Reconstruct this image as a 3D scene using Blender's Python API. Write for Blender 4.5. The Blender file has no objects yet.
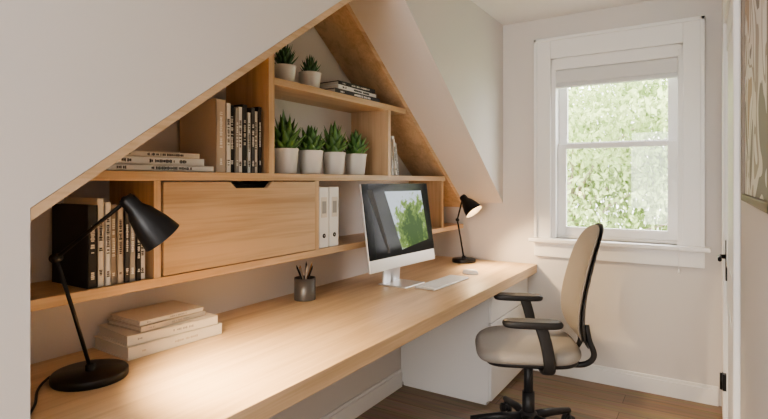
import bpy, bmesh, math, random
from mathutils import Vector, Matrix, Euler
random.seed(7)
scene = bpy.context.scene
R = math.radians
scene.view_settings.view_transform = 'AgX'
try: scene.view_settings.look = 'AgX - Medium High Contrast'
except Exception: pass

# ------------------------------------------------------------------ materials
def new_mat(name):
    m = bpy.data.materials.new(name); m.use_nodes = True
    nt = m.node_tree
    return m, nt, nt.nodes['Principled BSDF']

def plain(name, col, rough=0.5, metal=0.0, bump=0.0, bscale=200, var=0.0, emit=None, es=0, spec=None, coat=0):
    m, nt, b = new_mat(name)
    b.inputs['Base Color'].default_value = (*col, 1)
    b.inputs['Roughness'].default_value = rough
    b.inputs['Metallic'].default_value = metal
    if spec is not None: b.inputs['Specular IOR Level'].default_value = spec
    if coat: b.inputs['Coat Weight'].default_value = coat
    if emit:
        b.inputs['Emission Color'].default_value = (*emit, 1)
        b.inputs['Emission Strength'].default_value = es
    tc = nt.nodes.new('ShaderNodeTexCoord')
    nz = nt.nodes.new('ShaderNodeTexNoise'); nz.inputs['Scale'].default_value = bscale
    nz.inputs['Detail'].default_value = 4
    nt.links.new(tc.outputs['Object'], nz.inputs['Vector'])
    if bump:
        bp = nt.nodes.new('ShaderNodeBump'); bp.inputs['Strength'].default_value = bump
        bp.inputs['Distance'].default_value = 0.002
        nt.links.new(nz.outputs['Fac'], bp.inputs['Height'])
        nt.links.new(bp.outputs['Normal'], b.inputs['Normal'])
    if var:
        mx = nt.nodes.new('ShaderNodeMix'); mx.data_type = 'RGBA'
        mx.inputs[6].default_value = (*[c * (1 - var) for c in col], 1)
        mx.inputs[7].default_value = (*[min(1, c * (1 + var)) for c in col], 1)
        nt.links.new(nz.outputs['Fac'], mx.inputs[0])
        nt.links.new(mx.outputs[2], b.inputs['Base Color'])
    return m

def wood(name, axis='Y', c1=(0.45, 0.305, 0.175), c2=(0.64, 0.465, 0.30), rough=0.42, sc=1.0):
    m, nt, b = new_mat(name)
    tc = nt.nodes.new('ShaderNodeTexCoord')
    mp = nt.nodes.new('ShaderNodeMapping')
    s = {'X': (0.9, 14, 14), 'Y': (14, 0.9, 14), 'Z': (14, 14, 0.9)}[axis]
    mp.inputs['Scale'].default_value = tuple(v * sc for v in s)
    nt.links.new(tc.outputs['Object'], mp.inputs['Vector'])
    n1 = nt.nodes.new('ShaderNodeTexNoise'); n1.inputs['Scale'].default_value = 1.0
    n1.inputs['Detail'].default_value = 6; n1.inputs['Distortion'].default_value = 0.9
    nt.links.new(mp.outputs['Vector'], n1.inputs['Vector'])
    mp2 = nt.nodes.new('ShaderNodeMapping')
    s2 = {'X': (3, 110, 110), 'Y': (110, 3, 110), 'Z': (110, 110, 3)}[axis]
    mp2.inputs['Scale'].default_value = s2
    nt.links.new(tc.outputs['Object'], mp2.inputs['Vector'])
    n2 = nt.nodes.new('ShaderNodeTexNoise'); n2.inputs['Scale'].default_value = 1.0
    n2.inputs['Detail'].default_value = 2
    nt.links.new(mp2.outputs['Vector'], n2.inputs['Vector'])
    ad = nt.nodes.new('ShaderNodeMath'); ad.operation = 'MULTIPLY_ADD'
    ad.inputs[1].default_value = 0.35
    nt.links.new(n2.outputs['Fac'], ad.inputs[0])
    ml = nt.nodes.new('ShaderNodeMath'); ml.operation = 'MULTIPLY'; ml.inputs[1].default_value = 0.75
    nt.links.new(n1.outputs['Fac'], ml.inputs[0])
    nt.links.new(ml.outputs[0], ad.inputs[2])
    cr = nt.nodes.new('ShaderNodeValToRGB')
    cr.color_ramp.elements[0].position = 0.36; cr.color_ramp.elements[0].color = (*c1, 1)
    cr.color_ramp.elements[1].position = 0.64; cr.color_ramp.elements[1].color = (*c2, 1)
    nt.links.new(ad.outputs[0], cr.inputs['Fac'])
    nt.links.new(cr.outputs['Color'], b.inputs['Base Color'])
    b.inputs['Roughness'].default_value = rough
    bp = nt.nodes.new('ShaderNodeBump'); bp.inputs['Strength'].default_value = 0.12
    bp.inputs['Distance'].default_value = 0.001
    nt.links.new(n2.outputs['Fac'], bp.inputs['Height'])
    nt.links.new(bp.outputs['Normal'], b.inputs['Normal'])
    return m

def floor_mat():
    m, nt, b = new_mat('floor_planks')
    tc = nt.nodes.new('ShaderNodeTexCoord')
    mp = nt.nodes.new('ShaderNodeMapping'); mp.inputs['Rotation'].default_value = (0, 0, 0)
    nt.links.new(tc.outputs['Object'], mp.inputs['Vector'])
    br = nt.nodes.new('ShaderNodeTexBrick')
    br.inputs['Scale'].default_value = 1.0
    br.inputs['Brick Width'].default_value = 1.3; br.inputs['Row Height'].default_value = 0.14
    br.inputs['Mortar Size'].default_value = 0.0015
    br.inputs['Color1'].default_value = (0.25, 0.165, 0.105, 1)
    br.inputs['Color2'].default_value = (0.31, 0.215, 0.14, 1)
    br.inputs['Mortar'].default_value = (0.08, 0.05, 0.03, 1)
    nt.links.new(mp.outputs['Vector'], br.inputs['Vector'])
    mp2 = nt.nodes.new('ShaderNodeMapping'); mp2.inputs['Scale'].default_value = (2, 40, 1)
    nt.links.new(tc.outputs['Object'], mp2.inputs['Vector'])
    nz = nt.nodes.new('ShaderNodeTexNoise'); nz.inputs['Scale'].default_value = 1.5; nz.inputs['Detail'].default_value = 6
    nt.links.new(mp2.outputs['Vector'], nz.inputs['Vector'])
    mx = nt.nodes.new('ShaderNodeMix'); mx.data_type = 'RGBA'; mx.blend_type = 'OVERLAY'
    mx.inputs[0].default_value = 0.6
    nt.links.new(br.outputs['Color'], mx.inputs[6]); nt.links.new(nz.outputs['Color'], mx.inputs[7])
    hs = nt.nodes.new('ShaderNodeHueSaturation'); hs.inputs['Saturation'].default_value = 0.85
    nt.links.new(mx.outputs[2], hs.inputs['Color'])
    nt.links.new(hs.outputs['Color'], b.inputs['Base Color'])
    b.inputs['Roughness'].default_value = 0.5
    return m

M = {}
M['wall'] = plain('wall_paint', (0.71, 0.68, 0.655), 0.9, bump=0.08, bscale=120)
M['ceil'] = plain('ceiling_paint', (0.80, 0.79, 0.78), 0.9)
M['trim'] = plain('white_trim_paint', (0.86, 0.855, 0.845), 0.4)
M['woodY'] = wood('oak_y', 'Y')
M['woodZ'] = wood('oak_z', 'Z')
M['woodX'] = wood('oak_x', 'X')
M['desk'] = wood('oak_desk', 'Y', (0.52, 0.36, 0.21), (0.69, 0.51, 0.335), 0.38)
M['drawer'] = wood('oak_drawer', 'Y', (0.42, 0.29, 0.175), (0.60, 0.44, 0.29), 0.45, 0.8)
M['floor'] = floor_mat()
M['black'] = plain('black_metal', (0.012, 0.012, 0.013), 0.38, 0.3)
M['blackp'] = plain('black_plastic', (0.022, 0.022, 0.024), 0.45)
M['dark'] = plain('dark_gap', (0.01, 0.008, 0.006), 0.8)
M['white'] = plain('white_lacquer', (0.80, 0.795, 0.785), 0.4)
M['pot'] = plain('white_ceramic', (0.82, 0.81, 0.79), 0.32)
M['soil'] = plain('soil', (0.04, 0.028, 0.02), 0.95, bump=0.5)
M['leaf'] = plain('succulent_leaf', (0.115, 0.25, 0.07), 0.42, var=0.45, bscale=25)
M['leaf2'] = plain('haworthia_leaf', (0.085, 0.20, 0.09), 0.42, var=0.45, bscale=30)
M['alu'] = plain('aluminium', (0.78, 0.78, 0.79), 0.32, 0.6)
M['screen'] = plain('screen_glass', (0.006, 0.007, 0.009), 0.12, spec=.12)
M['fabric'] = plain('taupe_fabric', (0.38, 0.335, 0.285), 0.95, bump=0.6, bscale=500, var=0.12)
M['seatf'] = plain('seat_fabric', (0.37, 0.345, 0.32), 0.95, bump=0.6, bscale=500, var=0.12)
M['grey'] = plain('grey_metal_cup', (0.16, 0.155, 0.15), 0.4, 0.5)
M['pages'] = plain('paper_pages', (0.74, 0.69, 0.61), 0.9, bump=0.3, bscale=300)
M['key'] = plain('keyboard_white', (0.80, 0.80, 0.80), 0.4)
M['keyb'] = plain('keyboard_base', (0.58, 0.58, 0.59), 0.35, 0.5)
M['bulb'] = plain('warm_bulb', (1, .8, .5), 0.5, emit=(1.0, 0.78, 0.5), es=30)
M['shadein'] = plain('shade_inside', (0.70, 0.62, 0.5), 0.5)
M['fabricblind'] = plain('blind_fabric', (0.72, 0.72, 0.72), 0.85)
BK = {
    'tan': (0.50, 0.43, 0.36), 'beige': (0.58, 0.52, 0.45), 'cream': (0.70, 0.66, 0.59),
    'white': (0.80, 0.79, 0.77), 'black': (0.02, 0.02, 0.022), 'char': (0.06, 0.06, 0.065),
    'grey': (0.36, 0.35, 0.34), 'brown': (0.30, 0.25, 0.20), 'ink': (0.03, 0.03, 0.03), 'frame': (0.22, 0.18, 0.14)}
for k, c in BK.items(): M['b_' + k] = plain('book_' + k, c, 0.6)

# ------------------------------------------------------------------ mesh builder
class MB:
    def __init__(self):
        self.v = []; self.f = []; self.mi = []; self.sm = []; self.mats = []
    def m(self, key):
        if key not in self.mats: self.mats.append(key)
        return self.mats.index(key)
    def add(self, verts, faces, mat, smooth=False):
        o = len(self.v); self.v += [tuple(p) for p in verts]
        k = self.m(mat)
        for f in faces:
            self.f.append([o + i for i in f]); self.mi.append(k); self.sm.append(smooth)
    def box(self, c, s, mat, rot=(0, 0, 0), bevel=0.0, seg=2, M4=None):
        bm = bmesh.new(); bmesh.ops.create_cube(bm, size=1)
        bmesh.ops.scale(bm, vec=Vector(s), verts=bm.verts)
        if bevel > 0:
            bmesh.ops.bevel(bm, geom=list(bm.edges), offset=min(bevel, min(s) * 0.49), segments=seg, profile=0.5, affect='EDGES')
        T = Matrix.Translation(c) @ Euler(rot).to_matrix().to_4x4()
        if M4 is not None: T = M4 @ T
        bmesh.ops.transform(bm, matrix=T, verts=bm.verts)
        bm.verts.index_update()
        self.add([v.co[:] for v in bm.verts], [[v.index for v in f.verts] for f in bm.faces], mat, bevel > 0 and seg > 2)
        bm.free()
    def b6(self, x0, x1, y0, y1, z0, z1, mat, bevel=0.0, seg=2):
        self.box(((x0 + x1) / 2, (y0 + y1) / 2, (z0 + z1) / 2), (abs(x1 - x0), abs(y1 - y0), abs(z1 - z0)), mat, bevel=bevel, seg=seg)
    def rings(self, rings, mat, cap=True, smooth=True, closed=True):
        n = len(rings[0]); vs = [p for r in rings for p in r]; fs = []
        for i in range(len(rings) - 1):
            for j in range(n if closed else n - 1):
                a = i * n + j; b = i * n + (j + 1) % n
                fs.append([a, b, b + n, a + n])
        if cap:
            fs.append(list(range(n))[::-1]); fs.append([(len(rings) - 1) * n + j for j in range(n)])
        self.add(vs, fs, mat, smooth)
    def lathe(self, prof, org, axis, mat, seg=32, cap=False, smooth=True):
        ax = Vector(axis).normalized(); q = Vector((0, 0, 1)).rotation_difference(ax)
        rs = []
        for r, h in prof:
            rs.append([Vector(org) + q @ Vector((max(r, 1e-4) * math.cos(2 * math.pi * i / seg), max(r, 1e-4) * math.sin(2 * math.pi * i / seg), h)) for i in range(seg)])
        self.rings(rs, mat, cap=cap, smooth=smooth)
    def cyl(self, p0, p1, r, mat, seg=20, r1=None):
        p0 = Vector(p0); p1 = Vector(p1); L = (p1 - p0).length; r1 = r if r1 is None else r1
        self.lathe([(r, 0), (r1, L)], p0, p1 - p0, mat, seg, cap=True)
    def tube(self, pts, r, mat, seg=12):
        pts = [Vector(p) for p in pts]; rs = []
        t0 = (pts[1] - pts[0]).normalized()
        nrm = t0.orthogonal().normalized()
        for i, p in enumerate(pts):
            if i == 0: t = pts[1] - pts[0]
            elif i == len(pts) - 1: t = pts[-1] - pts[-2]
            else: t = (pts[i + 1] - pts[i]).normalized() + (pts[i] - pts[i - 1]).normalized()
            t.normalize(); nrm = (nrm - t * nrm.dot(t)).normalized(); bn = t.cross(nrm)
            rr = r[i] if isinstance(r, (list, tuple)) else r
            rs.append([p + rr * (math.cos(2 * math.pi * k / seg) * nrm + math.sin(2 * math.pi * k / seg) * bn) for k in range(seg)])
        self.rings(rs, mat)
    def prism_yz(self, poly, x0, x1, mat):
        n = len(poly)
        vs = [(x0, y, z) for y, z in poly] + [(x1, y, z) for y, z in poly]
        fs = [list(range(n)), [n + i for i in range(n)][::-1]]
        for i in range(n):
            j = (i + 1) % n; fs.append([i, i + n, j + n, j])
        self.add(vs, fs, mat)
    def finish(self, name, loc=(0, 0, 0), rotz=0, parent=None, center=True, rot=None):
        vs = [Vector(v) for v in self.v]
        loc = Vector(loc)
        if center and loc.length == 0 and parent is None and rotz == 0:
            mn = Vector([min(v[i] for v in vs) for i in range(3)]); mx = Vector([max(v[i] for v in vs) for i in range(3)])
            loc = (mn + mx) / 2; loc.z = mn.z
            vs = [v - loc for v in vs]
        me = bpy.data.meshes.new(name); me.from_pydata([v[:] for v in vs], [], self.f)
        for k in self.mats: me.materials.append(M[k])
        me.polygons.foreach_set('material_index', self.mi)
        me.polygons.foreach_set('use_smooth', self.sm)
        bm = bmesh.new(); bm.from_mesh(me); bmesh.ops.recalc_face_normals(bm, faces=bm.faces); bm.to_mesh(me); bm.free()
        me.update()
        ob = bpy.data.objects.new(name, me); scene.collection.objects.link(ob)
        ob.location = loc; ob.rotation_euler = rot if rot else (0, 0, rotz)
        if parent: ob.parent = parent
        return ob

def empty(name, loc=(0, 0, 0), rotz=0):
    e = bpy.data.objects.new(name, None); scene.collection.objects.link(e)
    e.location = loc; e.rotation_euler = (0, 0, rotz); e.empty_display_size = 0.1
    return e

def smooth_path(pts, n=8):
    pts = [Vector(p) for p in pts]; out = []
    P = [pts[0] * 2 - pts[1]] + pts + [pts[-1] * 2 - pts[-2]]
    for i in range(1, len(P) - 2):
        for k in range(n):
            t = k / n
            out.append(0.5 * ((2 * P[i]) + (-P[i - 1] + P[i + 1]) * t + (2 * P[i - 1] - 5 * P[i] + 4 * P[i + 1] - P[i + 2]) * t * t + (-P[i - 1] + 3 * P[i] - 3 * P[i + 1] + P[i + 2]) * t ** 3))
    out.append(pts[-1]); return out

# ------------------------------------------------------------------ dimensions
A = -1.265      # room-side face of left wall
S = -1.58       # shelf front
B = -1.85       # alcove back wall
KW = -1.70      # knee wall under desk
YF = 3.68       # window wall
XR = 0.085      # right wall
H = 2.5
DT = 0.757      # desk top height
Y0 = 0.547
ZL, ZR = 1.29, 1.187
AP = (2.072, 2.357)
def zl(y): return ZL + (AP[1] - ZL) / (AP[0] - Y0) * (y - Y0)
def zr(y): return ZR + (AP[1] - ZR) / (YF - AP[0]) * (YF - y)
YB = -2.5; XE = 2.3; YRET = 0.55

# ------------------------------------------------------------------ room shell
b = MB(); b.prism_yz([(YB, 0), (Y0, 0), (Y0, ZL), AP, (YF, ZR), (YF, H), (YB, H)], A, B - 0.1, 'wall'); b.finish('wall_left')
b = MB(); b.b6(B - 0.1, B, Y0, YF, 0, 2.36, 'wall'); b.finish('wall_alcove')
b = MB(); b.b6(B, KW, Y0, YF, 0, DT - .061, 'wall'); b.finish('wall_knee')
WX0, WX1, WZ0, WZ1 = -0.915, -0.115, 0.95, 2.205
b = MB(); T = 0.14
b.b6(B - 0.1, WX0, YF, YF + T, 0, H, 'wall'); b.b6(WX1, XR + .1, YF, YF + T, 0, H, 'wall')
b.b6(WX0, WX1, YF, YF + T, 0, WZ0, 'wall'); b.b6(WX0, WX1, YF, YF + T, WZ1, H, 'wall'); b.finish('wall_far')
b = MB(); b.b6(XR, XR + .1, YRET, YF, 0, H, 'wall'); b.finish('wall_right')
b = MB(); b.b6(XR + .1, XE, YRET, YRET + .1, 0, H, 'wall'); b.finish('wall_return')
b = MB(); b.b6(XE, XE + .1, YB, YRET + .1, 0, H, 'wall'); b.finish('wall_east')
b = MB(); b.b6(B - 0.1, XE + .1, YB - .1, YB, 0, H, 'wall'); b.finish('wall_rear')
b = MB(); b.b6(B - 0.1, XE + .1, YB - .1, YF + T, H, H + .1, 'ceil'); b.finish('ceiling')
b = MB(); b.b6(B - 0.1, XE + .1, YB - .1, YF + T, -.1, 0, 'floor'); b.finish('floor')

def baseboard(name, x0, x1, y0, y1, nx, ny):
    b = MB(); b.b6(x0, x1, y0, y1, 0, .095, 'trim', bevel=.002)
    b.b6(x0 + (0.006 if nx < 0 else 0), x1 - (0.006 if nx > 0 else 0), y0 + (0.006 if ny < 0 else 0), y1, .095, .115, 'trim', bevel=.003)
    b.finish(name)
baseboard('baseboard_far', -1.07, XR - .016, YF - .016, YF, 0, -1)
baseboard('baseboard_left', KW, KW + .016, Y0, 2.92, 1, 0)
baseboard('baseboard_right', XR - .016, XR, YRET, 1.70, -1, 0)

# ------------------------------------------------------------------ window
w = empty('window_1', ((WX0 + WX1) / 2, YF, WZ0))
def wl(b, x0, x1, y0, y1, z0, z1, mat='trim', bevel=.003):
    cx = (WX0 + WX1) / 2
    b.b6(x0 - cx, x1 - cx, y0 - YF, y1 - YF, z0 - WZ0, z1 - WZ0, mat, bevel=bevel)
b = MB(); C = .115
CT = 2.35
wl(b, WX0 - C, WX0, YF - .022, YF, WZ0, CT)
wl(b, WX1, WX1 + C, YF - .022, YF, WZ0, CT)
wl(b, WX0, WX1, YF - .022, YF, WZ1, CT)
wl(b, WX0 - C, WX0 - C + .022, YF - .032, YF, WZ0, CT)
wl(b, WX1 + C - .022, WX1 + C, YF - .032, YF, WZ0, CT)
wl(b, WX0 - C, WX1 + C, YF - .032, YF, CT - .022, CT)
b.finish('casing', parent=w)
b = MB(); wl(b, WX0 - C - .03, WX1 + C + .03, YF - .065, YF + .05, WZ0 - .03, WZ0, bevel=.008); b.finish('sill', parent=w)
b = MB(); wl(b, WX0 - C, WX1 + C, YF - .022, YF, WZ0 - .13, WZ0 - .03); b.finish('apron', parent=w)
b = MB()
wl(b, WX0, WX0 + .03, YF, YF + T, WZ0, WZ1); wl(b, WX1 - .03, WX1, YF, YF + T, WZ0, WZ1)
wl(b, WX0, WX1, YF, YF + T, WZ1 - .02, WZ1); wl(b, WX0, WX1, YF + .05, YF + T, WZ0, WZ0 + .02)
b.finish('jamb', parent=w)
def sash(name, z0, z1, y, st=.058, rt=.045, rb=.05):
    b = MB(); x0, x1 = WX0 + .03, WX1 - .03
    wl(b, x0, x0 + st, y, y + .035, z0, z1); wl(b, x1 - st, x1, y, y + .035, z0, z1)
    wl(b, x0 + st, x1 - st, y, y + .035, z1 - rt, z1); wl(b, x0 + st, x1 - st, y, y + .035, z0, z0 + rb)
    b.finish(name, parent=w)
sash('sash_lower', WZ0 + .02, 1.61, YF + .055, rb=.06, rt=.035)
sash('sash_upper', 1.585, WZ1 - .02, YF + .092, rb=.035)
# glass
gm = bpy.data.materials.new('window_glass'); gm.use_nodes = True
nt = gm.node_tree; nt.nodes.clear()
o = nt.nodes.new('ShaderNodeOutputMaterial'); mx = nt.nodes.new('ShaderNodeMixShader')
tr = nt.nodes.new('ShaderNodeBsdfTransparent'); gl = nt.nodes.new('ShaderNodeBsdfGlossy'); gl.inputs['Roughness'].default_value = 0.02
mx.inputs[0].default_value = 0.04
nt.links.new(tr.outputs[0], mx.inputs[1]); nt.links.new(gl.outputs[0], mx.inputs[2]); nt.links.new(mx.outputs[0], o.inputs[0])
M['glass'] = gm
b = MB()
wl(b, WX0 + .08, WX1 - .08, YF + .070, YF + .074, WZ0 + .07, 1.58, 'glass', 0)
wl(b, WX0 + .08, WX1 - .08, YF + .108, YF + .112, 1.61, WZ1 - .06, 'glass', 0)
b.finish('panes', parent=w)
# blind
bl = empty('roller_blind', ((WX0 + WX1) / 2, YF, 2.0))
b = MB(); hw = (WX1 - WX0) / 2 - .004
b.b6(-hw, hw, -.002, .045, .125, .2, 'trim', bevel=.006)
b.b6(-hw + .008, hw - .008, .008, .04, .028, .125, 'fabricblind', bevel=.01)
b.b6(-hw + .006, hw - .006, .004, .044, .0, .03, 'fabricblind', bevel=.008, seg=3)
b.finish('blind_stack', parent=bl)
b = MB(); b.tube([(hw - .02, -.028, .13), (hw - .018, -.074, -.3), (hw - .016, -.074, -1.19)], .0014, 'trim', 6)
b.tube([(hw - .02, -.004, .17), (hw - .02, -.028, .13)], .0014, 'trim', 6)
b.lathe([(0, 0), (.006, .004), (.007, .02), (.003, .032), (0, .034)], (hw - .016, -.074, -1.22), (0, 0, 1), 'trim', 10)
b.finish('pull_cord', parent=bl)

# ------------------------------------------------------------------ door on right wall
d = empty('door_1', (XR, 2.25, 0))
b = MB()
b.b6(-.006, 0, -.40, .40, .01, 2.02, 'trim', bevel=.002)
for z0, z1 in ((.12, .85), (1.0, 1.9)):
    b.b6(-.010, -.004, -.29, -.27, z0, z1, 'trim'); b.b6(-.010, -.004, .27, .29, z0, z1, 'trim')
    b.b6(-.010, -.004, -.29, .29, z0, z0 + .02, 'trim'); b.b6(-.010, -.004, -.29, .29, z1 - .02, z1, 'trim')
b.finish('leaf', parent=d)
b = MB()
b.b6(-.018, 0, -.50, -.41, 0, 2.13, 'trim', bevel=.004); b.b6(-.018, 0, .41, .50, 0, 2.13, 'trim', bevel=.004)
b.b6(-.018, 0, -.41, .41, 2.03, 2.13, 'trim', bevel=.004); b.finish('door_frame', parent=d)
b = MB()
b.b6(-.012, -.005, .335, .375, .93, 1.10, 'black', bevel=.002)
b.cyl((-.012, .355, 1.03), (-.032, .355, 1.03), .009, 'black'); b.tube([(-.032, .36, 1.03), (-.034, .30, 1.03), (-.034, .235, 1.03)], .007, 'black')
for z in (.45,): b.cyl((-.024, .405, z), (-.024, .405, z + .07), .007, 'black'); b.b6(-.021, -.005, .385, .425, z, z + .07, 'black')
b.finish('handle_and_hinges', parent=d)

# ------------------------------------------------------------------ wall art
def art_mat():
    m, nt, bs = new_mat('abstract_art')
    tc = nt.nodes.new('ShaderNodeTexCoord')
    n = nt.nodes.new('ShaderNodeTexNoise'); n.inputs['Scale'].default_value = 3.6; n.inputs['Detail'].default_value = 1.5; n.inputs['Distortion'].default_value = 1.8
    nt.links.new(tc.outputs['Object'], n.inputs['Vector'])
    cr = nt.nodes.new('ShaderNodeValToRGB'); e = cr.color_ramp.elements
    cr.color_ramp.interpolation = 'CONSTANT'
    e[0].position = 0; e[0].color = (.22, .20, .18, 1); e[1].position = .40; e[1].color = (.66, .63, .58, 1)
    x = e.new(.49); x.color = (.36, .31, .26, 1); x = e.new(.53); x.color = (.70, .68, .64, 1); x = e.new(.62); x.color = (.40, .30, .22, 1)
    nt.links.new(n.outputs['Fac'], cr.inputs['Fac']); nt.links.new(cr.outputs['Color'], bs.inputs['Base Color'])
    bs.inputs['Roughness'].default_value = .6
    return m
M['art'] = art_mat()
p = empty('framed_picture', (XR, 1.02, 1.31))
b = MB()
for (y0, y1, z0, z1) in ((-.27, -.25, 0, .8), (.25, .27, 0, .8), (-.27, .27, 0, .014), (-.27, .27, .786, .8)):
    b.b6(-.022, 0, y0, y1, z0, z1, 'b_frame', bevel=.002)
b.finish('frame', parent=p)
b = MB(); b.b6(-.016, 0, -.25, .25, .014, .786, 'art'); b.finish('print', parent=p)

# ------------------------------------------------------------------ desk
b = MB(); b.b6(B, -1.015, Y0, YF, DT - .06, DT, 'desk', bevel=.003); b.finish('built_in_desk')
# pedestal
pd = empty('drawer_pedestal', (-1.45, 3.295, 0))
b = MB()
b.b6(KW + 1.451, .355, -.37, .37, .03, .695, 'white', bevel=.002)
b.b6(KW + 1.46, .335, -.35, .35, 0, .03, 'white'); b.finish('carcass', parent=pd)
b = MB(); zz = [.035, .30, .50, .692]
for i in range(3): b.b6(.355, .373, -.368, .368, zz[i] + .003, zz[i + 1] - .003, 'white', bevel=.0025)
b.finish('drawer_fronts', parent=pd)

# ------------------------------------------------------------------ shelving
sh = empty('built_in_shelving', (0, 0, 0))
th = .032
g = .001
sl = (AP[1] - ZL) / (AP[0] - Y0); sr = (AP[1] - ZR) / (YF - AP[0])
dzl = .024 * math.sqrt(1 + sl * sl); dzr = th * math.sqrt(1 + sr * sr)
b = MB(); b.prism_yz([(Y0 + .001, ZL - g), (AP[0], AP[1] - g), (AP[0], AP[1] - dzl), (Y0 + .001, ZL - dzl)], A - .001, B + .001, 'woodY'); b.finish('liner_left_slope', parent=sh)
b = MB(); b.prism_yz([(AP[0], AP[1] - g), (YF - .001, ZR - g), (YF - .001, ZR - dzr), (AP[0], AP[1] - dzr)], S, B + .001, 'woodY'); b.finish('liner_right_slope', parent=sh)
ML = 1.383; LL = 1.02; UL = 1.80
def yL(z): return Y0 + (z + dzl - ZL) / sl
def yR(z): return YF - (z + dzr - ZR) / sr
def shelf(name, y0, y1, z, f=0):
    b = MB(); b.b6(B + .001, S + f, y0, y1, z - th, z, 'woodY', bevel=.0015); b.finish(name, parent=sh)
shelf('shelf_lower', Y0 + .001, YF - .001, LL)
shelf('shelf_middle', yL(ML) , yR(ML), ML)
shelf('shelf_upper', 1.63, yR(UL), UL)
def divider(name, y0, z0, z1, t=.032, mat='woodZ', slope=None):
    b = MB()
    if slope is None: poly = [(y0, z0), (y0 + t, z0), (y0 + t, z1), (y0, z1)]
    else: poly = [(y0, z0), (y0 + t, z0), (y0 + t, zl(y0 + t) - dzl), (y0, zl(y0) - dzl)]
    b.prism_yz(poly, S - .002, B + .001, mat); b.finish(name, parent=sh)
divider('divider_a', 1.06, LL, ML - th, .026)
divider('divider_b', 1.905, LL, ML - th, .03)
divider('divider_c', 3.30, LL, ML - th, .03)
divider('divider_d', 1.60, ML, 2, .034, slope='L')
divider('divider_e', 2.575, ML, UL - th, .03)
# drawer
b = MB()
y0, y1, z0, z1 = 1.092, 1.899, LL + .004, ML - th - .004
yc = 1.50
b.prism_yz([(y0, z0), (y1, z0), (y1, z1), (yc + .115, z1), (yc + .085, z1 - .026), (yc - .085, z1 - .026), (yc - .115, z1), (y0, z1)], S + .004, S - .016, 'drawer')
b.finish('drawer_front', parent=sh)
b = MB(); b.b6(B + .02, S - .03, y0 + .01, y1 - .01, z0, z1 - .012, 'dark'); b.finish('drawer_box', parent=sh)

# ------------------------------------------------------------------ books
def glyphs(b, T4, L, Wd, mat, zc=0):
    z = -L / 2
    while z < L / 2:
        l = random.uniform(.003, .007)
        if random.random() > .2: b.box((0.0004, 0, zc + z + l / 2), (.0008, Wd * random.uniform(.6, 1), l * .7), mat, M4=T4)
        z += l
def book(b, spine_c, thick, height, depth, cover, ink='ink', T4=None, soft=1.0):
    """standing book; spine faces +X at local x=0, y centred, z 0..height; depth toward -X"""
    T4 = T4 or Matrix.Identity(4)
    T4 = T4 @ Matrix.Translation(spine_c)
    t = .003
    b.box((-t / 2, 0, height / 2), (t, thick, height), 'b_' + cover, M4=T4, bevel=.001)
    for s in (-1, 1): b.box((-depth / 2, s * (thick / 2 - t / 2), height / 2), (depth, t, height), 'b_' + cover, M4=T4)
    b.box((-depth / 2 - .001, 0, height / 2), (depth - .010, thick - 2 * t, height - .010), 'pages', M4=T4)
    if thick > .012:
        glyphs(b, T4, height * random.uniform(.35, .5) * soft, min(.014, thick * .5) * soft, 'b_' + ink, zc=height * .58)
        glyphs(b, T4, height * .08, min(.012, thick * .5) * soft, 'b_' + ink, zc=height * .14)
def row(name, y, z, specs, x=-1.60, lean=None):
    b = MB()
    for i, (t, h, dpt, cov, ink) in enumerate(specs):
        if lean and i in lean:
            a = lean[i]; T4 = Matrix.Translation((x, y + t / 2, z)) @ Euler((a, 0, 0)).to_matrix().to_4x4()
            book(b, (0, 0, math.sin(abs(a)) * t / 2), t, h, dpt, cov, ink, T4)
            y += t + .004
        else:
            book(b, (x - random.uniform(0, .012), y + t / 2, z), t, h, dpt, cov, ink)
            y += t + .0015
    return b.finish(name)
row('standing_books', .845, LL + .001, [(.030, .255, .215, 'black', 'cream'), (.022, .275, .2, 'cream', 'ink'), (.018, .262, .2, 'white', 'ink'), (.020, .255, .2, 'brown', 'cream'),
     (.020, .25, .2, 'beige', 'ink'), (.016, .245, .2, 'char', 'white'), (.020, .235, .2, 'grey', 'white'), (.016, .215, .19, 'black', 'white'), (.020, .2, .19, 'white', 'ink')], x=-1.588)
row('standing_books', 1.335, ML + .001, [(.048, .285, .22, 'tan', 'white'), (.022, .275, .2, 'white', 'ink'), (.022, .27, .2, 'black', 'white'), (.018, .262, .2, 'grey', 'white'),
     (.02, .268, .2, 'white', 'ink'), (.024, .28, .2, 'black', 'cream'), (.016, .25, .2, 'white', 'ink'), (.02, .272, .2, 'char', 'white'), (.02, .26, .2, 'cream', 'ink'), (.018, .28, .2, 'black', 'white')], x=-1.595)
row('standing_books', 2.66, ML + .001, [(.03, .24, .19, 'white', 'grey'), (.02, .22, .18, 'cream', 'ink'), (.02, .2, .18, 'grey', 'white')], x=-1.60, lean={1: R(8), 2: R(10)})

def flat_stack(name, loc, rotz, specs, soft=1.0):
    b = MB(); z = 0
    for (L, D, t, cov, ink, ra, dx) in specs:
        T4 = Matrix.Translation((dx, 0, z)) @ Euler((0, 0, ra)).to_matrix().to_4x4() @ Matrix.Translation((D / 2, 0, t / 2)) @ Euler((R(-90), 0, 0)).to_matrix().to_4x4() @ Matrix.Translation((0, 0, -L / 2))
        book(b, (0, 0, 0), t, L, D, cov, ink, T4, soft); z += t + .0008
    return b.finish(name, loc=loc, rotz=rotz)
flat_stack('stacked_books', (-1.715, 1.105, ML + .001), 0, [(.43, .22, .022, 'white', 'ink', 0, .01), (.37, .21, .026, 'white', 'ink', R(1.5), 0), (.33, .2, .018, 'cream', 'ink', R(-2), 0)])
flat_stack('stacked_books', (-1.70, 2.30, UL + .001), 0, [(.42, .2, .026, 'char', 'white', 0, 0), (.38, .19, .022, 'white', 'ink', R(2), 0), (.33, .18, .022, 'black', 'cream', R(-2), .005)])
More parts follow.
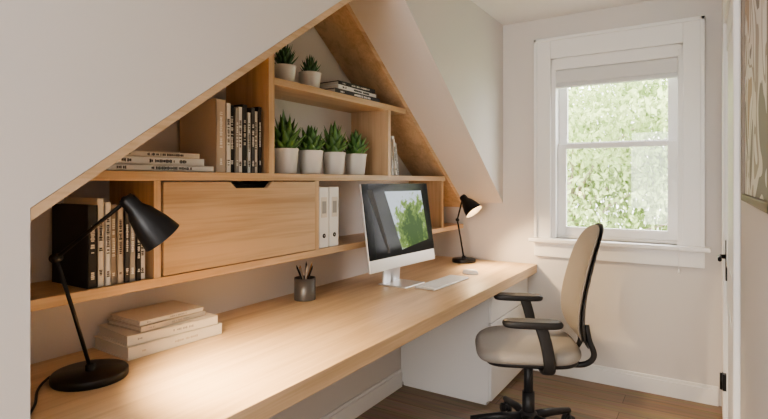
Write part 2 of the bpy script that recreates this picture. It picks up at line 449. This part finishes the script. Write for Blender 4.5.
flat_stack('stacked_books', (-1.715, 1.175, DT + .001), R(-3), [(.37, .235, .042, 'cream', 'tan', 0, 0), (.345, .225, .032, 'cream', 'grey', R(-3), -.005), (.27, .20, .018, 'beige', 'grey', R(4), -.015), (.255, .19, .016, 'cream', 'grey', R(1), -.015)], soft=.6)

# binders
b = MB()
for i, y in enumerate((1.985, 2.068)):
    b.b6(-1.82, -1.59, y - .036, y + .036, LL + .001, LL + .30, 'white', bevel=.003)
    b.b6(-1.591, -1.5885, y - .022, y + .022, LL + .15, LL + .25, 'b_cream'); b.b6(-1.589, -1.588, y - .016, y + .016, LL + .17, LL + .23, 'b_grey')
    b.lathe([(.004, 0), (.011, 0), (.011, .002), (.004, .002)], (-1.59, y, LL + .06), (1, 0, 0), 'black', 16)
b.finish('ring_binders')

# ------------------------------------------------------------------ plants
def potted(name, loc, r, h, nl, L, Wd, leafmat, spread):
    e = empty(name, loc, random.uniform(0, 6))
    b = MB()
    b.lathe([(0, 0), (r * .74, 0), (r * .80, .004), (r * .97, h * .93), (r, h * .98), (r * .99, h), (r * .91, h), (r * .88, h * .9), (r * .85, h * .8)], (0, 0, 0), (0, 0, 1), 'pot', 36)
    b.lathe([(r * .9, h * .86), (0, h * .88)], (0, 0, 0), (0, 0, 1), 'soil', 24)
    b.finish('pot', parent=e)
    b = MB(); ga = 2.39996
    for i in range(nl):
        f = i / (nl - 1); az = i * ga; inc = R(spread) * (1 - f) ** .8 + R(5)
        l = L * (.62 + .38 * f) * random.uniform(.88, 1.06); ns = 8; rs = []
        d = Vector((math.cos(az), math.sin(az), 0)); sd = Vector((-math.sin(az), math.cos(az), 0))
        pos = d * r * .22 * (1 - f) + Vector((0, 0, h * .86 + f * L * .12)); ang = inc
        for k in range(ns + 1):
            t = k / ns
            wv = Wd * (math.sin(math.pi * min(1, .18 + t * .82)) ** .75) * (1 - t ** 4 * .6) if k < ns else .0006
            tk = Wd * .22 * (1 - t) + .0008
            dirv = d * math.sin(ang) + Vector((0, 0, math.cos(ang))); nv = d * math.cos(ang) - Vector((0, 0, math.sin(ang)))
            ring = [pos + sd * wv * .5 - nv * wv * .16, pos + nv * tk * .6, pos - sd * wv * .5 - nv * wv * .16, pos - nv * (0 - tk * .1)]
            rs.append(ring); pos = pos + dirv * (l / ns); ang = inc * (1 - .45 * t)
        b.rings(rs, leafmat, smooth=True)
    b.finish('leaves', parent=e)
for (y, L) in ((1.80, .175), (1.985, .14), (2.175, .16), (2.375, .14)):
    potted('potted_succulent', (-1.675, y, ML + .001), .064, .118, 30, L, .050, 'leaf', 62)
for (y, L) in ((1.80, .12), (1.985, .10)):
    potted('potted_haworthia', (-1.68, y, UL + .001), .058, .09, 34, L, .022, 'leaf2', 50)

# ------------------------------------------------------------------ desk lamps
def desk_lamp(name, base, elbow, top, mouth, rb, energy, rs, ar=.006, spot=125):
    base = Vector(base); e = empty(name, base)
    el = Vector(elbow) - base; tp = Vector(top) - base; mo = Vector(mouth) - base
    b = MB(); b.lathe([(0, 0), (rb * .98, 0), (rb, .004), (rb, .020), (rb * .97, .024), (0, .025)], (0, 0, 0), (0, 0, 1), 'black', 48); 
    b.lathe([(.014, .024), (.014, .04), (.009, .045), (0, .045)], (0, 0, 0), (0, 0, 1), 'black', 20)
    b.finish('base', parent=e)
    b = MB()
    b.tube([(0, 0, .03), el * .5 + Vector((0, 0, .02)), el], ar, 'black'); b.tube([el, tp], ar, 'black')
    b.cyl(el + Vector((-.008, .012, 0)), el + Vector((.008, -.012, 0)), .012, 'black')
    b.cyl(tp + Vector((-.008, .012, 0)), tp + Vector((.008, -.012, 0)), .011, 'black')
    b.finish('arms', parent=e)
    ax = (mo - tp); L = ax.length; ax.normalize()
    b = MB()
    b.lathe([(0, -.012), (rs * .32, -.010), (rs * .38, 0), (rs * .42, L * .22), (rs * .62, L * .36), (rs * .86, L * .68), (rs, L)], tp, ax, 'black', 40)
    b.lathe([(rs * .97, L * .995), (rs * .82, L * .68), (rs * .58, L * .36), (rs * .38, L * .28), (0, L * .27)], tp, ax, 'shadein', 40)
    b.lathe([(rs, L), (rs * .97, L * .995)], tp, ax, 'black', 40)
    b.finish('shade', parent=e)
    b = MB(); br = rs * .36
    b.lathe([(br * math.sin(math.pi * k / 10), -br * math.cos(math.pi * k / 10)) for k in range(11)], tp + ax * L * .6, ax, 'bulb', 16)
    b.finish('bulb', parent=e)
    ld = bpy.data.lights.new(name + '_light', 'SPOT'); ld.energy = energy; ld.color = (1, .72, .42); ld.spot_size = R(spot); ld.spot_blend = .9; ld.shadow_soft_size = .025
    lo = bpy.data.objects.new('bulb_light', ld); scene.collection.objects.link(lo); lo.parent = e
    lo.location = tp + ax * L * .93; lo.rotation_euler = Vector((0, 0, -1)).rotation_difference(ax).to_euler()
    return e
l1 = desk_lamp('desk_lamp', (-1.568, .84, DT), (-1.523, .723, 1.137), (-1.335, .815, 1.298), (-1.295, .895, 1.190), .104, 85, .056, .0055, 110)
l2 = desk_lamp('desk_lamp', (-1.50, 3.50, DT), (-1.515, 3.42, 1.07), (-1.455, 3.38, 1.235), (-1.365, 3.37, 1.135), .085, 40, .066, .006)
b = MB(); b.tube(smooth_path([(-1.660, .770, DT + .008), (-1.63, .735, DT + .0045), (-1.58, .70, DT + .0045), (-1.50, .66, DT + .0045), (-1.44, .62, DT + .0045), (-1.38, .58, DT + .0045)]), .0035, 'blackp', 8); b.finish('lamp_cable')

# ------------------------------------------------------------------ monitor
def refl_mat():  # window and tree reflection painted as glowing colour
    m, nt, bs = new_mat('painted_screen_refl')
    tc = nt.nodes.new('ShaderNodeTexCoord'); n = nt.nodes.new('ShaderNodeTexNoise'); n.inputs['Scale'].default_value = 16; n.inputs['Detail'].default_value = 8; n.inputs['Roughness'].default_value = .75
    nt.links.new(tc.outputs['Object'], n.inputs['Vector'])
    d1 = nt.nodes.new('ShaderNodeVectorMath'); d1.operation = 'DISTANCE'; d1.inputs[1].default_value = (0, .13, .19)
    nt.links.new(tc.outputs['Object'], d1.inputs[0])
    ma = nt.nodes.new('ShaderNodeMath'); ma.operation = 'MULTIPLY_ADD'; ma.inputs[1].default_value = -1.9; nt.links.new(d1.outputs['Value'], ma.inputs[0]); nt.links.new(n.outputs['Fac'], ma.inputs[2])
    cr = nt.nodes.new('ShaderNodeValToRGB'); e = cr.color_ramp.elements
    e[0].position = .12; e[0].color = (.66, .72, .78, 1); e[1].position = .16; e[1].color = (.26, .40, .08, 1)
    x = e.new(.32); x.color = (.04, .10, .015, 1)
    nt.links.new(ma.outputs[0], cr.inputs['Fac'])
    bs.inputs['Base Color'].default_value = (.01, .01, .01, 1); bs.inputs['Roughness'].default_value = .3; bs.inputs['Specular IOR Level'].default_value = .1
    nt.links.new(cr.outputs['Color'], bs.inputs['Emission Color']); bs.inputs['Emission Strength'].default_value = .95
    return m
M['refl'] = refl_mat()
mo = empty('desktop_computer', (-1.45, 2.555, DT), R(-4))
MW, MH, ch = .66, .475, .065
b = MB()
b.box((-.008, 0, MH / 2), (.014, MW, MH), 'alu', bevel=.003)
b.box((-.022, 0, MH / 2), (.02, MW * .8, MH * .8), 'alu', bevel=.009)
b.box((.0, 0, ch + (MH - ch) / 2), (.003, MW - .002, MH - ch - .002), 'screen')
pv = (0, 0, .108)
b.finish('display', parent=mo, loc=pv, rot=(0, R(-8), 0))
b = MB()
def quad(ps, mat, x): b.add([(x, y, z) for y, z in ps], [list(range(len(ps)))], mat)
quad([(-.13, .43), (.25, .43), (.275, .13), (-.02, .095)], 'refl', .0022)
quad([(-.29, .44), (-.24, .44), (-.14, .09), (-.16, .09)], 'b_char', .0022)  # dark strip painted as the reflected window frame
b.finish('painted_reflection', parent=mo, loc=pv, rot=(0, R(-8), 0))  # flat polygons carrying the painted reflection on the glass
b = MB()
b.box((-.03, 0, .004), (.19, .20, .008), 'alu', bevel=.003)
b.tube([(-.10, 0, .006), (-.105, 0, .07), (-.10, 0, .17), (-.07, 0, .26)], .01, 'alu')
for y in (-.06, -.03, 0, .03, .06): b.box((-.098, y, .12), (.012, .045, .235), 'alu', rot=(0, R(4), 0), bevel=.003)
b.finish('stand', parent=mo)
# keyboard & mouse
b = MB(); b.box((0, 0, .006), (.125, .43, .010), 'keyb', bevel=.004)
for r_ in range(5):
    for c_ in range(14): b.box((-.048 + r_ * .024, -.1925 + c_ * .0296, .0125), (.021, .0262, .004), 'key', bevel=.001)
b.finish('keyboard', loc=(-1.285, 2.70, DT), rotz=R(-3))
b = MB(); rs = []
for k in range(7):
    t = k / 6; s = math.cos(t * math.pi / 2) ** .5 if k < 6 else .05
    rs.append([(.055 * s * math.cos(a), .031 * s * math.sin(a), .004 + .026 * math.sin(t * math.pi / 2)) for a in [2 * math.pi * i / 24 for i in range(24)]])
b.rings([[(x * .95, y * .95, 0) for x, y, z in rs[0]]] + rs, 'key'); b.finish('computer_mouse', loc=(-1.27, 3.07, DT))

# pencil cup
pc = empty('pencil_cup', (-1.70, 1.97, DT))
b = MB(); b.lathe([(0, 0), (.052, 0), (.053, .003), (.053, .110), (.0505, .110), (.050, .006), (0, .006)], (0, 0, 0), (0, 0, 1), 'grey', 32); b.finish('cup', parent=pc)
M['pencil'] = plain('pencil_wood', (.45, .25, .10), .5); b = MB()
for i in range(7):
    a = i * .9 + .3; tx, ty = .034 * math.cos(a), .034 * math.sin(a); L = random.uniform(.160, .185)
    p0 = Vector((-tx * .6, -ty * .6, .007)); p1 = Vector((tx * 1.1, ty * 1.1, L - .015)); dd = (p1 - p0).normalized()
    mt = ['black', 'pencil', 'blackp', 'b_grey', 'black', 'b_brown', 'b_tan'][i]
    b.cyl(p0, p1, .0042, mt, 8); b.cyl(p1, p1 + dd * .014, .0042, 'pencil' if i % 2 else mt, 8, r1=.0008)
b.finish('pencils', parent=pc)

# ------------------------------------------------------------------ office chair
ch_ = empty('office_chair', (-.79, 2.70, 0), R(24))
def sup(a, n): c, s = math.cos(a), math.sin(a); return (math.copysign(abs(c) ** (2 / n), c), math.copysign(abs(s) ** (2 / n), s))
def cushion(b, c, sx, sy, h, mat, n=4.0, dome=.0, edge=.5, droop=0.0):
    rs = []
    K = 8
    for k in range(K + 1):
        ph = -math.pi / 2 + math.pi * k / K; s = 1 - (1 - math.cos(ph)) * min(h / sx, .16); z = math.sin(ph) * h / 2
        ring = []
        for i in range(48):
            x, y = sup(2 * math.pi * i / 48, n)
            xx = c[0] + x * sx / 2 * s; ring.append((xx, c[1] + y * sy / 2 * s, c[2] + z - droop * max(0, -x) ** 3))
        rs.append(ring)
    top = rs[-1]
    for q in (.8, .5, .2):
        rs.append([(c[0] + (p[0] - c[0]) * q, c[1] + (p[1] - c[1]) * q, p[2] * q + (c[2] + h / 2) * (1 - q) + dome * (1 - q * q)) for p in top])
    b.rings(rs, mat)
b = MB(); cushion(b, (-.015, 0, .490), .52, .51, .066, 'seatf', 3.6, .006, droop=.020); b.finish('seat', parent=ch_)
b = MB(); cushion(b, (0, 0, .455), .47, .47, .032, 'blackp', 3.6, droop=.018); b.finish('seat_shell', parent=ch_)
prof = [(.46, .292), (.50, .272), (.56, .252), (.64, .242), (.72, .246), (.80, .258), (.90, .280), (1.0, .305), (1.13, .345)]
def px(z):
    for (a, xa), (c, xc) in zip(prof, prof[1:]):
        if z <= c: return xa + (xc - xa) * (z - a) / (c - a)
    return prof[-1][1]
def backloft(b, z0, z1, W0, W1, thk, off, mat, curve=.045):
    rs = []; K = 26
    for k in range(K + 1):
        t = k / K; tt = .5 - .5 * math.cos(math.pi * t); z = z0 + (z1 - z0) * tt
        e = max(0, 1 - abs(2 * tt - 1) ** 4) ** (1 / 2.6); hw = (W0 + (W1 - W0) * tt) / 2 * max(e, .25); tk = thk / 2 * max(e, .3)
        ring = []
        for i in range(32):
            cx, sy = sup(2 * math.pi * i / 32, 2.4); y = sy * hw
            ring.append((px(z) + off + cx * tk - curve * (y / .23) ** 2, y, z))
        rs.append(ring)
    b.rings(rs, mat)
b = MB(); backloft(b, .535, 1.122, .455, .365, .028, 0, 'fabric'); b.finish('backrest', parent=ch_)
b = MB(); backloft(b, .50, 1.13, .475, .380, .018, .019, 'blackp'); b.finish('back_frame', parent=ch_)
b = MB()
for s in (-1, 1):
    b.tube(smooth_path([(.05, s * .05, .43), (.18, s * .09, .425), (.26, s * .12, .44), (.295, s * .14, .49), (.270, s * .145, .57), (.258, s * .14, .64)]), .014, 'blackp')
b.box((.02, 0, .412), (.24, .16, .05), 'blackp', bevel=.012, seg=3)
b.finish('mechanism', parent=ch_)
b = MB()
for s in (-1, 1):
    cushion(b, (-.02, s * .285, .674), .28, .09, .032, 'blackp', 3.2)
    pts = smooth_path([(.05, s * .14, .425), (.055, s * .24, .430), (.06, s * .283, .47), (.045, s * .287, .57), (.02, s * .285, .66)])
    rs = []
    for i, p in enumerate(pts):
        t = (pts[min(i + 1, len(pts) - 1)] - pts[max(i - 1, 0)]).normalized(); u = Vector((1, 0, 0)); u = (u - t * u.dot(t)).normalized(); v = t.cross(u)
        w_ = .028; h_ = .012
        rs.append([p + u * sup(a, 3)[0] * w_ + v * sup(a, 3)[1] * h_ for a in [2 * math.pi * q / 20 for q in range(20)]])
    b.rings(rs, 'blackp')
b.finish('armrests', parent=ch_)
b = MB()
b.cyl((0, 0, .20), (0, 0, .41), .024, 'blackp'); b.cyl((0, 0, .09), (0, 0, .24), .032, 'blackp'); b.lathe([(0, .06), (.05, .06), (.055, .08), (.045, .13), (.03, .14)], (0, 0, 0), (0, 0, 1), 'blackp')
for i in range(5):
    a = 2 * math.pi * i / 5 + R(36); d_ = Vector((math.cos(a), math.sin(a), 0))
    b.tube([d_ * .03 + Vector((0, 0, .105)), d_ * .15 + Vector((0, 0, .10)), d_ * .30 + Vector((0, 0, .078))], [.026, .021, .015], 'blackp')
    c = d_ * .295; sd = Vector((-d_.y, d_.x, 0))
    b.cyl(c + Vector((0, 0, .05)), c + Vector((0, 0, .085)), .008, 'blackp')
    for s in (-1, 1): b.cyl(c + sd * s * .008 + Vector((0, 0, .027)), c + sd * s * .026 + Vector((0, 0, .027)), .027, 'blackp')
    b.cyl(c - sd * .009 + Vector((0, 0, .032)), c + sd * .009 + Vector((0, 0, .032)), .024, 'blackp')
b.finish('star_base', parent=ch_)

# ------------------------------------------------------------------ outside trees
lm = bpy.data.materials.new('tree_leaf'); lm.use_nodes = True; nt = lm.node_tree; nt.nodes.clear()
o = nt.nodes.new('ShaderNodeOutputMaterial'); mx = nt.nodes.new('ShaderNodeMixShader'); df = nt.nodes.new('ShaderNodeBsdfDiffuse'); tl = nt.nodes.new('ShaderNodeBsdfTranslucent')
tc = nt.nodes.new('ShaderNodeTexCoord'); n = nt.nodes.new('ShaderNodeTexNoise'); n.inputs['Scale'].default_value = 1.6; n.inputs['Detail'].default_value = 5
cr = nt.nodes.new('ShaderNodeValToRGB'); e = cr.color_ramp.elements; e[0].position = .38; e[0].color = (.22, .31, .11, 1); e[1].position = .62; e[1].color = (.56, .65, .34, 1)
nt.links.new(tc.outputs['Object'], n.inputs['Vector']); nt.links.new(n.outputs['Fac'], cr.inputs['Fac'])
nt.links.new(cr.outputs[0], df.inputs[0]); nt.links.new(cr.outputs[0], tl.inputs[0]); mx.inputs[0].default_value = .45
nt.links.new(df.outputs[0], mx.inputs[1]); nt.links.new(tl.outputs[0], mx.inputs[2]); nt.links.new(mx.outputs[0], o.inputs[0])
M['tree'] = lm; M['bark'] = plain('bark', (.30, .26, .20), .9, bump=.5, bscale=20)
def tree(name, x, y, zc, rx, rz, nleaf):
    e = empty(name, (x, y, -3)); b = MB()
    b.tube([(0, 0, 0), (.05, 0, 2), (-.05, .05, zc + 3)], [.2, .12, .04], 'bark')
    cl = []
    for i in range(60):
        v = Vector((random.gauss(0, 1), random.gauss(0, 1), random.gauss(0, 1))).normalized() * random.uniform(.35, 1) ** .6
        c = Vector((v.x * rx, v.y * rx * .7, v.z * rz + zc + 3)); cl.append(c)
        if i % 3 == 0: b.tube([(0, 0, max(1.0, c.z - rz * .5)), c * .5 + Vector((0, 0, (c.z - rz * .3) * .5)), c], [.035, .02, .006], 'bark', 6)
    b.finish('trunk', parent=e)
    vs = []; fs = []
    for i in range(nleaf):
        c = random.choice(cl); p = c + Vector((random.gauss(0, .30), random.gauss(0, .30), random.gauss(0, .25)))
        q = Euler((random.uniform(0, 6.3), random.uniform(0, 6.3), random.uniform(0, 6.3))).to_matrix(); s = random.uniform(.03, .06); k = len(vs)
        vs += [p + q @ Vector((-s, 0, 0)), p + q @ Vector((0, -s * .5, .1 * s)), p + q @ Vector((s, 0, 0)), p + q @ Vector((0, s * .5, .1 * s))]; fs.append([k, k + 1, k + 2, k + 3])
    me = bpy.data.meshes.new('foliage'); me.from_pydata([v[:] for v in vs], [], fs); me.materials.append(lm)
    ob = bpy.data.objects.new('foliage', me); scene.collection.objects.link(ob); ob.parent = e
tree('garden_tree', -1.6, 7.6, 1.4, 1.9, 2.0, 26000)
tree('garden_tree', .9, 8.4, 1.2, 1.9, 2.2, 20000)
tree('garden_tree', -4.2, 9.0, 1.5, 2.1, 2.3, 14000)
tree('garden_tree', -.6, 10.8, 1.6, 3.0, 2.8, 30000)
M['grass'] = plain('grass', (.30, .38, .20), .9, var=.3, bscale=3)
b = MB(); b.b6(-25, 25, 3.9, 45, -3.1, -3.0, 'grass'); b.finish('ground')

# ------------------------------------------------------------------ lights
wd = bpy.data.worlds.new('world'); scene.world = wd; wd.use_nodes = True
bg = wd.node_tree.nodes['Background']; bg.inputs[0].default_value = (1.0, .97, .98, 1); bg.inputs[1].default_value = 9.5
sd = bpy.data.lights.new('sun', 'SUN'); sd.energy = 9; sd.angle = R(3); sd.color = (1, .96, .92)
so = bpy.data.objects.new('sun', sd); scene.collection.objects.link(so); so.rotation_euler = Vector((0, 0, -1)).rotation_difference(Vector((.25, .8, -.75))).to_euler(); so.location = (0, 0, 8)
pl = bpy.data.lights.new('window_portal', 'AREA'); pl.shape = 'RECTANGLE'; pl.size = .78; pl.size_y = 1.25
po = bpy.data.objects.new('window_portal', pl); scene.collection.objects.link(po); po.location = ((WX0 + WX1) / 2, YF + T + .01, (WZ0 + WZ1) / 2); po.rotation_euler = (R(-90), 0, 0)
pl.cycles.is_portal = True
def added_fill_panel(name, loc, rot, sx, sy, en, col=(1, .975, .95)):
    e = empty(name, loc); e.rotation_euler = rot; b = MB(); b.b6(-sx / 2 - .03, sx / 2 + .03, -sy / 2 - .03, sy / 2 + .03, -.03, 0, 'trim', bevel=.004); b.finish('housing', parent=e)
    ld = bpy.data.lights.new(name, 'AREA'); ld.shape = 'RECTANGLE'; ld.size = sx; ld.size_y = sy; ld.energy = en; ld.color = col
    lo = bpy.data.objects.new('light', ld); scene.collection.objects.link(lo); lo.parent = e; lo.location = (0, 0, -.033)
added_fill_panel('ceiling_light', (.9, -1.4, H), (0, 0, 0), 1.2, 1.2, 22)  # unseen fill light, added behind the camera to brighten the room
added_fill_panel('added_fill_rear', (-.35, YB, 1.4), (R(90), 0, 0), 1.5, 1.6, 85)  # added fill on the unseen rear wall, lights the reveal at grazing angle

# ------------------------------------------------------------------ camera
cd = bpy.data.cameras.new('camera'); cam = bpy.data.objects.new('camera', cd); scene.collection.objects.link(cam)
cam.location = (0, 0, 1.35); cam.rotation_euler = (R(90), 0, R(32.03)); cd.sensor_width = 36; cd.lens = 24.05; cd.shift_y = -28.5 / 768; cd.clip_start = .02
scene.camera = cam
